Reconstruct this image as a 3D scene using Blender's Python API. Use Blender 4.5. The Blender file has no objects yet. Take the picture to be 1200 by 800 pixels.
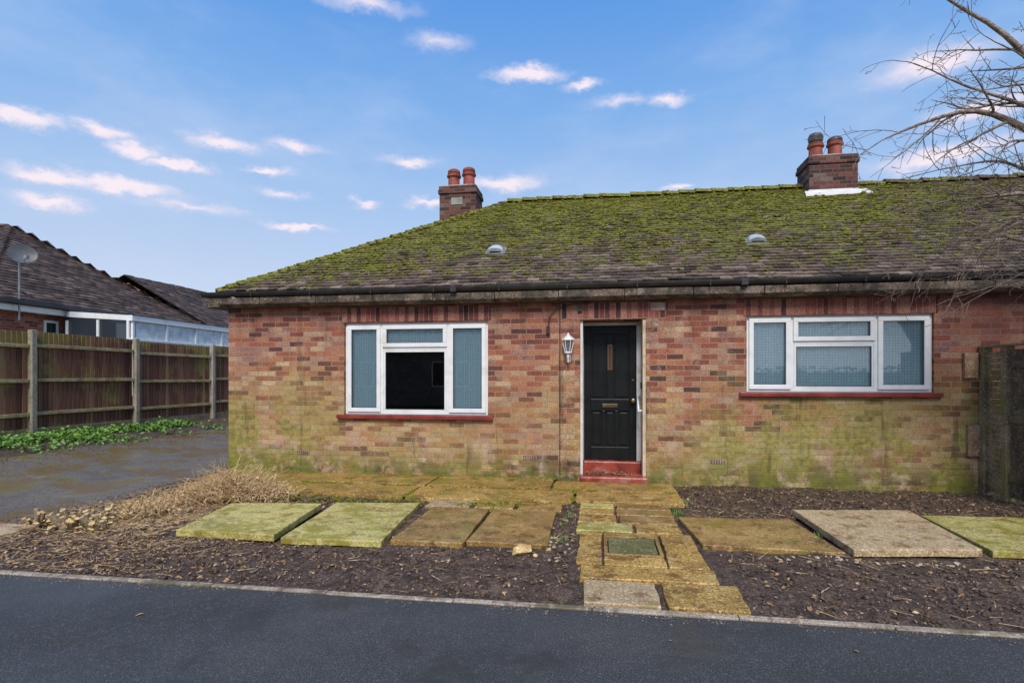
import bpy, math, random
from mathutils import Vector, noise
random.seed(7)
R=random.random
def U(a,b): return a+(b-a)*random.random()
def sm(a,b,x):
    t=max(0,min(1,(x-a)/(b-a))); return t*t*(3-2*t)
sc=bpy.context.scene
sc.view_settings.view_transform='Standard'; sc.view_settings.look='None'; sc.view_settings.exposure=0
# ---------------------------------------------------------------- helpers
def empty(name,loc=(0,0,0)):
    o=bpy.data.objects.new(name,None); o.empty_display_size=.2; sc.collection.objects.link(o); return o
class MB:
    def __init__(s): s.v=[];s.f=[];s.m=[];s.a={}
    def add(s,vs,fs,mat=0,**attrs):
        b=len(s.v); s.v+= [tuple(p) for p in vs]
        for f in fs: s.f.append([i+b for i in f]); s.m.append(mat)
        for k,val in attrs.items():
            L=s.a.setdefault(k,[]); L+= [0.0]*(b-len(L)); L+=[val]*len(vs)
    def box(s,x0,x1,y0,y1,z0,z1,mat=0,**a):
        vs=[(x0,y0,z0),(x1,y0,z0),(x1,y1,z0),(x0,y1,z0),(x0,y0,z1),(x1,y0,z1),(x1,y1,z1),(x0,y1,z1)]
        s.add(vs,[(3,2,1,0),(4,5,6,7),(0,1,5,4),(1,2,6,5),(2,3,7,6),(3,0,4,7)],mat,**a)
    def lathe(s,prof,c,seg=16,mat=0,axis='z'):
        vs=[];fs=[]
        for r,z in prof:
            for i in range(seg):
                t=2*math.pi*i/seg
                if axis=='z': vs.append((c[0]+r*math.cos(t),c[1]+r*math.sin(t),c[2]+z))
                else: vs.append((c[0]+r*math.cos(t),c[1]+z,c[2]-r*math.sin(t)))
        for j in range(len(prof)-1):
            for i in range(seg):
                k=(i+1)%seg
                fs.append((j*seg+i,j*seg+k,(j+1)*seg+k,(j+1)*seg+i))
        fs.append(tuple(range(seg))[::-1]); fs.append(tuple((len(prof)-1)*seg+i for i in range(seg)))
        s.add(vs,fs,mat)
    def stick(s,p0,p1,r0,r1=None,mat=0,n=4):
        r1=r0 if r1 is None else r1
        p0=Vector(p0);p1=Vector(p1);d=(p1-p0)
        if d.length<1e-6:return
        d.normalize(); a=d.cross(Vector((0,0,1)));
        if a.length<.05:a=d.cross(Vector((1,0,0)))
        a.normalize(); b=d.cross(a)
        vs=[]
        for p,r in((p0,r0),(p1,r1)):
            for i in range(n):
                t=2*math.pi*i/n; vs.append(p+a*(r*math.cos(t))+b*(r*math.sin(t)))
        fs=[(i,n+i,n+(i+1)%n,(i+1)%n) for i in range(n)]
        fs+=[tuple(range(n)),tuple(range(n,2*n))[::-1]]
        s.add(vs,fs,mat)
    def blob(s,c,rx,ry,rz,mat=0,jit=.25,rot=None,**a):
        rot=U(0,6.28) if rot is None else rot; cr,sr=math.cos(rot),math.sin(rot); vs=[]
        for p in ICO:
            k=1+U(-jit,jit); x,y,z=p[0]*rx*k,p[1]*ry*k,p[2]*rz*k
            vs.append((c[0]+x*cr-y*sr,c[1]+x*sr+y*cr,c[2]+z))
        s.add(vs,ICF,mat,**a)
    def leaf(s,c,r,mat=0,flat=.5,**a):
        t=U(0,6.28);n=Vector((U(-flat,flat),U(-flat,flat),1)).normalized()
        d=Vector((math.cos(t),math.sin(t),0)); d=(d-n*d.dot(n)).normalized(); e=n.cross(d); c=Vector(c); w=U(.4,.7)
        s.add([c-d*r,c-e*r*w+n*r*.2,c+d*r,c+e*r*w+n*r*.2],[(0,1,2,3)],mat,**a)
    def obj(s,name,mats,parent=None,smooth=False,bevel=0,seg=2):
        me=bpy.data.meshes.new(name); me.from_pydata(s.v,[],s.f)
        for m in (mats if isinstance(mats,(list,tuple)) else [mats]): me.materials.append(m)
        me.polygons.foreach_set('material_index',s.m)
        if smooth: me.polygons.foreach_set('use_smooth',[True]*len(s.f))
        for k,L in s.a.items():
            L+=[0.0]*(len(s.v)-len(L)); at=me.attributes.new(k,'FLOAT','POINT'); at.data.foreach_set('value',L)
        me.update()
        o=bpy.data.objects.new(name,me); sc.collection.objects.link(o)
        if parent:o.parent=parent
        if bevel:
            b=o.modifiers.new('b','BEVEL');b.width=bevel;b.segments=seg;b.limit_method='ANGLE'
        return o
t_=(1+5**.5)/2
ICO=[Vector(p).normalized() for p in[(-1,t_,0),(1,t_,0),(-1,-t_,0),(1,-t_,0),(0,-1,t_),(0,1,t_),(0,-1,-t_),(0,1,-t_),(t_,0,-1),(t_,0,1),(-t_,0,-1),(-t_,0,1)]]
ICF=[(0,11,5),(0,5,1),(0,1,7),(0,7,10),(0,10,11),(1,5,9),(5,11,4),(11,10,2),(10,7,6),(7,1,8),(3,9,4),(3,4,2),(3,2,6),(3,6,8),(3,8,9),(4,9,5),(2,4,11),(6,2,10),(8,6,7),(9,8,1)]
# ---------------------------------------------------------------- node helpers
class NT:
    def __init__(s,nt): s.nt=nt
    def n(s,t,ins=None,**p):
        nd=s.nt.nodes.new(t)
        for k,v in p.items(): setattr(nd,k,v)
        if ins:
            for k,v in ins.items():
                if isinstance(v,bpy.types.NodeSocket): s.nt.links.new(v,nd.inputs[k])
                else: nd.inputs[k].default_value=v
        return nd
    def math(s,op,a,b=0,c=0,clamp=False):
        return s.n('ShaderNodeMath',{0:a,1:b,2:c},operation=op,use_clamp=clamp).outputs[0]
    def mix(s,f,a,b,bt='MIX'):
        return s.n('ShaderNodeMix',{0:f,6:a,7:b},data_type='RGBA',blend_type=bt,clamp_factor=True).outputs[2]
    def ramp(s,f,stops,interp='LINEAR'):
        nd=s.n('ShaderNodeValToRGB',{0:f}); cr=nd.color_ramp; cr.interpolation=interp
        while len(cr.elements)<len(stops): cr.elements.new(.5)
        for e,(p,c) in zip(cr.elements,stops):
            e.position=p; e.color=(*c,1) if isinstance(c,(tuple,list)) else (c,c,c,1)
        return nd.outputs[0]
    def noise(s,v,scale,detail=4,rough=.55,dist=0):
        return s.n('ShaderNodeTexNoise',{'Vector':v,'Scale':scale,'Detail':min(detail,5),'Roughness':rough,'Distortion':dist}).outputs[0]
    def maprange(s,v,a,b,c=0,d=1):
        return s.n('ShaderNodeMapRange',{0:v,1:a,2:b,3:c,4:d},interpolation_type='SMOOTHSTEP').outputs[0]
    def gray(s,k): return s.n('ShaderNodeCombineColor',{0:k,1:k,2:k}).outputs[0]
    def bump(s,h,st,dist=.01,nrm=None):
        ins={'Height':h,'Strength':st,'Distance':dist}
        if nrm: ins['Normal']=nrm
        return s.n('ShaderNodeBump',ins).outputs[0]
def c4(c): return (*c,1)
def newmat(name):
    m=bpy.data.materials.new(name); m.use_nodes=True; nt=NT(m.node_tree)
    b=m.node_tree.nodes['Principled BSDF']; tc=nt.n('ShaderNodeTexCoord').outputs['Object']
    return m,nt,b,tc
def setb(nt,b,**k):
    names={'col':'Base Color','rough':'Roughness','nrm':'Normal','metal':'Metallic','spec':'Specular IOR Level','trans':'Transmission Weight'}
    for a,v in k.items():
        i=b.inputs[names[a]]
        if isinstance(v,bpy.types.NodeSocket): nt.nt.links.new(v,i)
        else: i.default_value=v
def plain(name,col,rough=.5,metal=0,var=.15,bump=0,bs=60,dirt=None,ds=4,spec=.5):
    m,nt,b,tc=newmat(name)
    n=nt.noise(tc,5,4); k=nt.maprange(n,.3,.7,1-var,1+var)
    c=nt.mix(1.0,c4(col),nt.gray(k),'MULTIPLY')
    if dirt: c=nt.mix(nt.maprange(nt.noise(tc,ds,5,.65),.5,.72,0,.85),c,c4(dirt))
    setb(nt,b,col=c,rough=rough,metal=metal,spec=spec)
    if bump: setb(nt,b,nrm=nt.bump(nt.noise(tc,bs,3),bump,.01))
    return m
def ground_mat(name,c1,c2,c3,scale=1.5,fine=90,fa=.5,rough=(.45,.9),bump=.4,moss=None,mth=(.55,.7),mscale=1.5,rnd=0,bd=.008,stain=None,sth=(.52,.62),pale=None):
    m,nt,b,tc=newmat(name)
    n1=nt.noise(tc,scale,5,.65,.4)
    c=nt.ramp(n1,[(.32,c1),(.5,c2),(.68,c3)])
    f=nt.noise(tc,fine,3,.7)
    k=nt.maprange(f,.3,.7,1-fa,1+fa)
    if rnd:
        oi=nt.n('ShaderNodeObjectInfo').outputs['Random']; k=nt.math('MULTIPLY',k,nt.maprange(oi,0,1,1-rnd,1+rnd))
    c=nt.mix(1.0,c,nt.gray(k),'MULTIPLY')
    vr=nt.n('ShaderNodeTexVoronoi',{'Vector':tc,'Scale':fine*.9}).outputs['Color']
    g=nt.n('ShaderNodeSeparateColor',{0:vr}).outputs[0]
    c=nt.mix(nt.maprange(g,.86,.92,0,.4),c,c4([min(1,x*1.9+.03) for x in c3]))
    r=nt.maprange(n1,.35,.65,rough[1],rough[0])
    if stain:
        smk=nt.maprange(nt.noise(tc,scale*2.3,5,.72),sth[0],sth[1],0,.8)
        c=nt.mix(smk,c,c4(stain)); r=nt.mix(nt.math('MULTIPLY',smk,.9),nt.gray(r),c4([rough[0]]*3))
    if pale: c=nt.mix(nt.maprange(nt.noise(tc,scale*3.1+1,5,.7),.56,.66,0,.6),c,c4(pale))
    if moss: c=nt.mix(nt.maprange(nt.noise(tc,mscale,5,.72),mth[0],mth[1],0,.85),c,c4(moss))
    h=nt.math('ADD',f,nt.math('MULTIPLY',n1,2.0))
    setb(nt,b,col=c,rough=r,nrm=nt.bump(h,bump,bd))
    return m
def brick_mat(name,ramp1,ramp2=None,soldier=False,facade=False,mortar=(.36,.30,.24),bumps=.6):
    m,nt,b,tc=newmat(name)
    sp=nt.n('ShaderNodeSeparateXYZ',{0:tc}); x,y,z=sp.outputs
    nx=nt.n('ShaderNodeSeparateXYZ',{0:nt.n('ShaderNodeNewGeometry').outputs['True Normal']}).outputs[0]
    sel=nt.math('GREATER_THAN',nt.math('ABSOLUTE',nx),.5)
    h=nt.n('ShaderNodeMix',{0:sel,2:x,3:y},data_type='FLOAT').outputs[0]
    nzv=nt.n('ShaderNodeTexNoise',{'Vector':tc,'Scale':16,'Detail':2}).outputs[1]
    w=nt.n('ShaderNodeCombineXYZ',{0:nt.math('SUBTRACT',z,2.318) if soldier else h,1:h if soldier else z,2:0.0}).outputs[0]
    w=nt.n('ShaderNodeVectorMath',{0:nt.n('ShaderNodeVectorMath',{0:nzv,1:(-.5,-.5,-.5)},operation='ADD').outputs[0],1:(.014,.014,0),2:w},operation='MULTIPLY_ADD').outputs[0]
    br=nt.n('ShaderNodeTexBrick',{'Vector':w,'Color1':(0,0,0,1),'Color2':(1,1,1,1),'Mortar':(.5,.5,.5,1),'Scale':1.0,'Mortar Size':.0060,'Mortar Smooth':.35,'Bias':0.0,'Brick Width':.23,'Row Height':.0755},offset=0.5,offset_frequency=2)
    if soldier: br.offset=0.0; br.inputs['Brick Width'].default_value=.2265
    rnd=br.outputs[0]; fac=br.outputs['Fac']
    n1=nt.noise(tc,1.1,4,.6)
    rr=nt.math('ADD',rnd,nt.math('MULTIPLY',nt.math('SUBTRACT',n1,.5),.6),clamp=True)
    col=nt.ramp(rr,ramp1)
    if ramp2:
        msk=nt.math('ADD',nt.noise(tc,.6,4,.65),nt.math('MULTIPLY',nt.math('SUBTRACT',1.2,z),.13))
        msk=nt.math('ADD',msk,nt.math('MULTIPLY',nt.math('SUBTRACT',rnd,.5),.16))
        col2=nt.ramp(rr,ramp2)
        col=nt.mix(nt.maprange(msk,.42,.64),col,col2)
    fn=nt.noise(tc,48,5,.8); k=nt.maprange(fn,.28,.72,.45,1.5)
    col=nt.mix(1.0,col,nt.gray(k),'MULTIPLY')
    col=nt.mix(nt.maprange(nt.noise(tc,8,5,.8),.54,.72,0,.7),col,(.055,.038,.03,1))
    mcol=nt.mix(nt.noise(tc,5,4),c4([q*.6 for q in mortar]),c4([q*1.25 for q in mortar]))
    col=nt.mix(nt.math('MULTIPLY',fac,.82),col,mcol)
    if facade:
        col=nt.mix(nt.maprange(nt.noise(tc,3.2,5,.78),.52,.70,0,.45),col,(.56,.42,.28,1))
        low=nt.maprange(z,2.0,.45)
        an=nt.noise(tc,1.3,5,.75)
        a1=nt.math('MULTIPLY',low,nt.maprange(an,.36,.55))
        right=nt.math('MAXIMUM',nt.maprange(x,.9,2.0,.35,1.0),nt.maprange(x,-3.4,-4.9,.35,1.0))
        a1=nt.math('MULTIPLY',a1,right)
        gc=nt.ramp(nt.noise(tc,14,5,.75),[(.35,(.11,.12,.025)),(.5,(.27,.25,.05)),(.66,(.42,.37,.11))])
        col=nt.mix(nt.math('MULTIPLY',a1,.84),col,gc)
        e=nt.math('MULTIPLY',nt.maprange(z,1.1,.1),nt.maprange(nt.noise(tc,3.4,5,.78),.49,.66))
        col=nt.mix(nt.math('MULTIPLY',e,.55),col,(.60,.46,.38,1))
        bmk=nt.math('MULTIPLY',nt.maprange(z,.55,.04),nt.maprange(nt.noise(tc,4,5,.75),.36,.55))
        col=nt.mix(nt.math('MULTIPLY',bmk,.85),col,nt.ramp(an,[(.4,(.05,.055,.02)),(.6,(.19,.19,.03))]))
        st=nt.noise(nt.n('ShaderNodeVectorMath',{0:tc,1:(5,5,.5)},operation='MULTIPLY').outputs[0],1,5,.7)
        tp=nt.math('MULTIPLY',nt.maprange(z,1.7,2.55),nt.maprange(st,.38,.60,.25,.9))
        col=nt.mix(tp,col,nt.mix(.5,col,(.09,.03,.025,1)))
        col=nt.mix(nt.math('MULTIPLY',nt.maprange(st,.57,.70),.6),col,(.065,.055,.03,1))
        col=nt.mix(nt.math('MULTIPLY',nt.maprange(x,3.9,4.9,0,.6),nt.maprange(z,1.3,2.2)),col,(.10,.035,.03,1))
        fp=nt.n('ShaderNodeMix',{0:.0,6:col},data_type='RGBA')
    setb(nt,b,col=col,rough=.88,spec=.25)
    hgt=nt.math('ADD',nt.math('SUBTRACT',1,fac),nt.math('MULTIPLY',fn,.8))
    setb(nt,b,nrm=nt.bump(hgt,bumps,.008))
    return m
RED=[(0,(.09,.042,.042)),(.18,(.22,.065,.05)),(.42,(.36,.115,.07)),(.62,(.44,.18,.10)),(.82,(.29,.14,.12)),(1,(.48,.27,.17))]
BUF=[(0,(.18,.10,.075)),(.2,(.38,.15,.09)),(.42,(.48,.25,.115)),(.62,(.52,.34,.16)),(.82,(.42,.24,.15)),(1,(.57,.41,.23))]
M_brick=brick_mat('facade_brick',RED,BUF,facade=True,mortar=(.37,.31,.22))
M_sold=brick_mat('soldier_brick',[(0,(.05,.022,.022)),(.3,(.19,.055,.045)),(.6,(.29,.09,.065)),(1,(.38,.18,.12))],soldier=True,mortar=(.32,.26,.2),bumps=.9)
M_chim=brick_mat('chimney_brick',[(0,(.03,.024,.024)),(.4,(.095,.04,.035)),(.8,(.18,.07,.055)),(1,(.17,.13,.10))],mortar=(.18,.155,.13))
M_nbrick=brick_mat('neighbour_brick',[(0,(.16,.05,.04)),(.5,(.32,.10,.07)),(1,(.38,.16,.1))])
M_obrick=brick_mat('opposite_brick',[(0,(.12,.09,.08)),(.5,(.22,.17,.14)),(1,(.30,.22,.18))])
M_white=plain('upvc_white',(.80,.80,.79),.28,var=.04,dirt=(.64,.63,.58),ds=3)
M_wpaint=plain('white_paint',(.70,.69,.66),.5,var=.1,bump=.15,dirt=(.5,.47,.4))
M_cream=plain('cream_render',(.60,.49,.34),.8,var=.15,bump=.3,dirt=(.38,.28,.16))
M_patch=plain('mortar_patch',(.36,.25,.18),.9,var=.3,bump=.6,dirt=(.16,.09,.07),ds=14)
M_redp=plain('red_sill_paint',(.25,.035,.028),.32,var=.3,dirt=(.15,.05,.04),ds=6,bump=.2)
M_steps=plain('red_step_paint',(.27,.045,.03),.3,var=.35,dirt=(.42,.22,.16),ds=4,bump=.25)
M_black=plain('black_door_paint',(.008,.009,.009),.38,var=.3,spec=.3)
M_blackm=plain('gutter_black',(.022,.021,.022),.45,var=.4,dirt=(.06,.055,.045))
M_brass=plain('aged_brass',(.20,.14,.07),.4,.7,var=.3)
M_dark=plain('dark_interior',(.035,.032,.03),.9)
M_clay=plain('terracotta',(.32,.08,.05),.75,var=.35,dirt=(.10,.045,.04),ds=7,bump=.3)
M_lead=plain('lead_grey',(.22,.23,.24),.5,.2,var=.25,dirt=(.4,.4,.38))
M_mortar=plain('cement',(.34,.32,.28),.9,var=.3,bump=.6,dirt=(.13,.12,.09),ds=9)
M_conc=ground_mat('concrete_gutter',(.06,.043,.03),(.13,.095,.065),(.23,.175,.13),scale=2.2,fine=60,fa=.35,rough=(.7,.95),stain=(.03,.024,.02),sth=(.46,.58),moss=(.12,.11,.04),mth=(.58,.7),mscale=5)
M_cpost=ground_mat('concrete_post',(.20,.17,.12),(.30,.26,.19),(.38,.33,.25),scale=3,fine=80,fa=.25,rough=(.8,.95),moss=(.16,.17,.06))
def tile_mat(name,ramp,moss=True,lich=(.36,.34,.30)):
    m,nt,b,tc=newmat(name)
    ti=nt.n('ShaderNodeAttribute',attribute_name='tint').outputs['Fac']
    col=nt.ramp(ti,ramp)
    f=nt.noise(tc,45,4,.75); k=nt.maprange(f,.25,.75,.45,1.6)
    col=nt.mix(1.0,col,nt.gray(k),'MULTIPLY')
    col=nt.mix(nt.maprange(nt.noise(tc,28,5,.75),.60,.68,0,.6),col,c4(lich))
    h=f
    if moss:
        mo=nt.n('ShaderNodeAttribute',attribute_name='moss').outputs['Fac']
        n=nt.noise(tc,16,5,.8); n2=nt.noise(tc,2.2,4,.6)
        s=nt.math('ADD',mo,nt.math('ADD',nt.math('MULTIPLY',nt.math('SUBTRACT',n,.5),2.1),nt.math('MULTIPLY',nt.math('SUBTRACT',n2,.5),.9)))
        mk=nt.maprange(s,.42,.56)
        mc=nt.ramp(nt.noise(tc,22,5,.78),[(.30,(.045,.045,.012)),(.44,(.13,.13,.022)),(.57,(.26,.25,.035)),(.72,(.42,.38,.07))])
        col=nt.mix(nt.math('MULTIPLY',mk,.92),col,mc)
        h=nt.math('ADD',f,nt.math('MULTIPLY',mk,1.8))
    setb(nt,b,col=col,rough=.85,spec=.3,nrm=nt.bump(h,.8,.014))
    return m
M_tile=tile_mat('roof_tile',[(0,(.05,.036,.029)),(.35,(.115,.08,.06)),(.7,(.19,.13,.095)),(1,(.28,.205,.155))])
M_ntile=tile_mat('roof_tile_dark',[(0,(.035,.024,.02)),(.6,(.085,.055,.045)),(1,(.15,.105,.085))],False,(.28,.26,.22))
def moss_mat(name,a,b_,c):
    m,nt,b,tc=newmat(name)
    setb(nt,b,col=nt.ramp(nt.noise(tc,25,5,.7),[(.3,a),(.5,b_),(.7,c)]),rough=1.0,spec=.1,nrm=nt.bump(nt.noise(tc,150,2),.8,.01))
    return m
M_moss=moss_mat('roof_moss',(.055,.058,.010),(.20,.19,.025),(.40,.36,.055))
M_gmoss=moss_mat('ground_moss',(.05,.06,.008),(.14,.15,.015),(.28,.27,.03))
# ---------------------------------------------------------------- terrain
def hgt(x,y):
    return .30*sm(-6.2,-10.6,x)*sm(-4.2,-1.5,y)+.35*sm(-11.2,-14,x)*sm(-3,1,y)
mb=MB()
xs=[-600,-300,-150,-80,-50,-35,-25]+[-20+i*.5 for i in range(0,60)]+[12,16,22,30,50,80,150,300,600]
ys=[-600,-300,-150,-80,-50,-35,-28,-22,-18,-14,-12]+[-10+i*.5 for i in range(0,60)]+[22,26,34,50,80,150,300,600]
vs=[(x,y,hgt(x,y)-.05) for y in ys for x in xs]; nx_=len(xs)
fs=[(j*nx_+i,j*nx_+i+1,(j+1)*nx_+i+1,(j+1)*nx_+i) for j in range(len(ys)-1) for i in range(nx_-1)]
mb.add(vs,fs)
M_ground=ground_mat('ground_soil_grass',(.05,.045,.02),(.06,.075,.025),(.09,.10,.03),scale=.8,fine=40,fa=.5,rough=(.85,1))
mb.obj('ground',M_ground,smooth=True)
M_asph=ground_mat('asphalt',(.036,.037,.036),(.052,.052,.050),(.074,.073,.069),scale=.7,fine=130,fa=.85,rough=(.4,.85),bump=.9,bd=.008,moss=(.085,.075,.055),mth=(.56,.72),mscale=.8,stain=(.035,.034,.03),sth=(.5,.66))
mb=MB(); mb.add([(-80,-12.5,0),(80,-12.5,0),(80,-4.42,0),(-80,-4.42,0)],[(0,1,2,3)]); mb.obj('road',M_asph)
M_kerb=ground_mat('kerb_concrete',(.22,.16,.11),(.36,.29,.21),(.46,.38,.29),scale=3,fine=90,fa=.4,moss=(.12,.10,.04),mth=(.54,.64),stain=(.10,.07,.045))
mb=MB(); x=-9.0
while x<12:
    L=U(.86,.94); mb.box(x,x+L-.006,-4.42+U(-.006,.006),-4.368+U(-.006,.006),-.06,.012+U(-.004,.004)); x+=L
mb.obj('kerb_edging',M_kerb,bevel=.006)
mb=MB()
for i in range(1300):
    x=U(-7,8); y=-4.43-abs(random.gauss(0,.05)); r=U(.003,.008)
    if noise.noise(Vector((x*1.5,0,3)))<-.1: continue
    mb.blob((x,y,r*.3),r,r,r*.6)
mb.obj('road_grit',ground_mat('grit',(.09,.065,.045),(.16,.12,.08),(.26,.2,.15),scale=20))
mb=MB()
for i in range(26):
    x=U(-5,6);y=U(-6.6,-4.6); mb.leaf((x,y,.006),U(.012,.028),0,.3)
mb.obj('fallen_leaves',plain('yellow_leaf',(.35,.25,.09),.7,var=.4))
mb=MB(); mb.box(-80,80,-12.63,-12.5,-.06,.11); mb.obj('kerb',M_kerb,bevel=.01)
mb=MB(); mb.add([(-80,-16,.1),(80,-16,.1),(80,-12.63,.1),(-80,-12.63,.1)],[(0,1,2,3)]); mb.obj('grass_verge',M_ground)
# driveway
M_drive=ground_mat('driveway_tarmac',(.075,.058,.04),(.15,.12,.09),(.24,.205,.165),scale=.75,fine=100,fa=.6,rough=(.06,.6),moss=(.20,.15,.04),mth=(.54,.66),mscale=1.3,stain=(.20,.115,.035),sth=(.48,.58),bump=.35)
mb=MB(); nx=30;ny=60; X0,X1,Y0,Y1=-9.2,-5.76,-4.36,15
vs=[]
for j in range(ny+1):
    for i in range(nx+1):
        x=X0+(X1-X0)*i/nx; y=Y0+(Y1-Y0)*j/ny
        if i in(0,nx): x+=.08*noise.noise(Vector((x,y*1.5,3)))
        vs.append((x,y,hgt(x,y)+.008))
fs=[(j*(nx+1)+i,j*(nx+1)+i+1,(j+1)*(nx+1)+i+1,(j+1)*(nx+1)+i) for j in range(ny) for i in range(nx)]
mb.add(vs,fs); mb.obj('driveway',M_drive,smooth=True)
mb=MB()
for i in range(1500):
    x=(-5.85+abs(random.gauss(0,.12))*-1) if R()<.6 else -9.1+abs(random.gauss(0,.3)); y=U(-4.2,4)
    r=U(.004,.016); z=hgt(x,y)+.01
    if R()<.5: mb.blob((x,y,z+r*.3),r,r*.8,r*.6)
    else: mb.leaf((x,y,z+.004),r*1.4,0,.6)
mb.obj('driveway_debris',ground_mat('drive_debris',(.05,.033,.02),(.12,.08,.045),(.24,.16,.09),scale=20))
# soil
M_soil=ground_mat('soil',(.042,.025,.015),(.088,.054,.033),(.15,.098,.06),scale=3.5,fine=60,fa=.75,rough=(.4,1),bump=.9,bd=.02,stain=(.032,.019,.012),sth=(.5,.62))
def bedh(x,y):
    n=noise.noise(Vector((x*1.3,y*1.3,0)))*.024+noise.noise(Vector((x*6,y*6,2)))*.016+noise.noise(Vector((x*19,y*19,5)))*.012+abs(noise.noise(Vector((x*40,y*40,8))))*.008
    e=sm(-4.36,-4.1,y)
    return -.012+ (n+.014)*(.35+.65*e)
def grid(mb,X0,X1,Y0,Y1,nx,ny,f):
    vs=[]
    for j in range(ny+1):
        for i in range(nx+1):
            x=X0+(X1-X0)*i/nx; y=Y0+(Y1-Y0)*j/ny; vs.append((x,y,f(x,y)))
    mb.add(vs,[(j*(nx+1)+i,j*(nx+1)+i+1,(j+1)*(nx+1)+i+1,(j+1)*(nx+1)+i) for j in range(ny) for i in range(nx)])
mb=MB(); grid(mb,-5.85,8.0,-4.367,0,420,140,bedh); mb.obj('soil_bed',M_soil,smooth=True)
mb=MB(); grid(mb,-11.0,-9.1,-4.4,15,40,260,lambda x,y:hgt(x,y)+bedh(x*.7,y*.7-9)+.01); mb.obj('soil_strip',M_soil,smooth=True)
# ---------------------------------------------------------------- paving
M_gold=ground_mat('wet_golden_concrete',(.22,.115,.022),(.38,.225,.055),(.50,.34,.11),scale=2.2,fine=62,fa=.7,rough=(.08,.65),moss=(.17,.14,.03),mth=(.55,.66),mscale=3,stain=(.13,.062,.018),rnd=.12,bump=.5,pale=(.50,.38,.19))
M_apron=ground_mat('apron_concrete',(.19,.105,.022),(.35,.205,.045),(.46,.31,.09),scale=1.7,fine=58,fa=.75,rough=(.08,.65),moss=(.21,.17,.03),mth=(.50,.62),mscale=2.2,stain=(.12,.062,.022),rnd=.08,pale=(.44,.32,.16),bump=.5)
M_slabm=ground_mat('mossy_slab',(.32,.25,.075),(.47,.39,.12),(.58,.50,.20),scale=2.6,fine=80,fa=.4,rough=(.25,.8),moss=(.27,.24,.03),mth=(.49,.60),mscale=4.1,stain=(.22,.13,.035),rnd=.1,pale=(.58,.50,.28))
M_slabg=ground_mat('tan_slab',(.28,.18,.085),(.44,.31,.17),(.55,.42,.25),scale=2.6,fine=80,fa=.45,rough=(.25,.8),moss=(.25,.20,.05),mth=(.54,.65),mscale=2.6,stain=(.21,.11,.035),rnd=.1,pale=(.56,.46,.30))
M_slabb=ground_mat('brown_slab',(.15,.078,.022),(.27,.155,.045),(.39,.25,.09),scale=2.4,fine=80,fa=.5,rough=(.06,.55),moss=(.24,.19,.035),mth=(.53,.65),mscale=2.8,stain=(.085,.044,.018),rnd=.12,pale=(.42,.30,.14))
def slab(name,pts,zt,mat,th=.06,tilt=(0,0),div=10,bev=.008,parent=None):
    mb=MB(); P=[Vector((p[0],p[1],0)) for p in pts]; cx=sum((p for p in P),Vector())/4
    vs=[]
    for j in range(div+1):
        for i in range(div+1):
            a=P[0].lerp(P[1],i/div); b=P[3].lerp(P[2],i/div); p=a.lerp(b,j/div)
            if i in(0,div) or j in(0,div):
                p=p+ (cx-p).normalized()*(.011*(1+noise.noise(Vector((p.x*11,p.y*11,1)))))
            z=zt+(p.x-cx.x)*tilt[0]+(p.y-cx.y)*tilt[1]+.004*noise.noise(Vector((p.x*4,p.y*4,7)))
            vs.append((p.x,p.y,z))
    n=div+1; fs=[(j*n+i,j*n+i+1,(j+1)*n+i+1,(j+1)*n+i) for j in range(div) for i in range(div)]
    ring=[i for i in range(n)]+[j*n+div for j in range(1,n)]+[div*n+i for i in range(div-1,-1,-1)]+[j*n for j in range(div-1,0,-1)]
    b=len(vs); vs+=[(vs[k][0],vs[k][1],vs[k][2]-th) for k in ring]
    for q in range(len(ring)):
        w=(q+1)%len(ring); fs.append((ring[w],ring[q],b+q,b+w))
    mb.add(vs,fs); return mb.obj(name,mat,parent,bevel=bev,seg=2)
def rect(x0,x1,y0,y1,j=.012):
    return [(x0+U(-j,j),y0+U(-j,j)),(x1+U(-j,j),y0+U(-j,j)),(x1+U(-j,j),y1+U(-j,j)),(x0+U(-j,j),y1+U(-j,j))]
ap=empty('concrete_apron')
slab('apron_bay',[(-5.72,-.62),(-2.3,-.80),(-2.3,-.005),(-5.72,-.005)],.052,M_apron,div=30,parent=ap,bev=.004)
slab('apron_bay',[(-2.292,-.80),(-.62,-.80),(-.62,-.005),(-2.292,-.005)],.051,M_apron,div=20,parent=ap,bev=.004)
slab('apron_bay',[(-.612,-.80),(.98,-.80),(.98,-.20),(-.612,-.20)],.05,M_apron,div=14,parent=ap,bev=.004)
slab('apron_bay',[(-4.95,-1.30),(-2.35,-1.50),(-2.35,-.812),(-5.0,-.70)],.044,M_apron,div=24,parent=ap,bev=.004)
slab('apron_bay',[(-2.34,-1.50),(-.3,-1.49),(-.3,-.812),(-2.34,-.812)],.045,M_apron,div=20,parent=ap,bev=.004)
slab('apron_bay',[(-.29,-1.42),(.98,-1.40),(.98,-.812),(-.29,-.812)],.044,M_gold,div=14,parent=ap,bev=.004)
slab('paving_slab',[(-3.90,-3.36),(-2.86,-3.42),(-3.04,-2.18),(-4.10,-2.26)],.085,M_slabm,.06,(.012,.006))
slab('paving_slab',[(-2.82,-3.40),(-1.88,-3.36),(-2.02,-1.84),(-2.98,-1.98)],.06,M_slabm,.055,(-.005,.0))
slab('paving_slab',rect(-1.84,-1.17,-3.30,-1.97),.055,M_slabb,.05)
slab('paving_slab',rect(-1.155,-.44,-3.22,-1.95),.052,M_slabb,.05)
for a,b in((-1.95,-1.42),(-1.40,-.92),(-.90,-.40)): slab('paving_slab',rect(a,b,-1.93,-1.56),.045,M_slabg if a<-1.5 else M_gold,.05)
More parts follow.
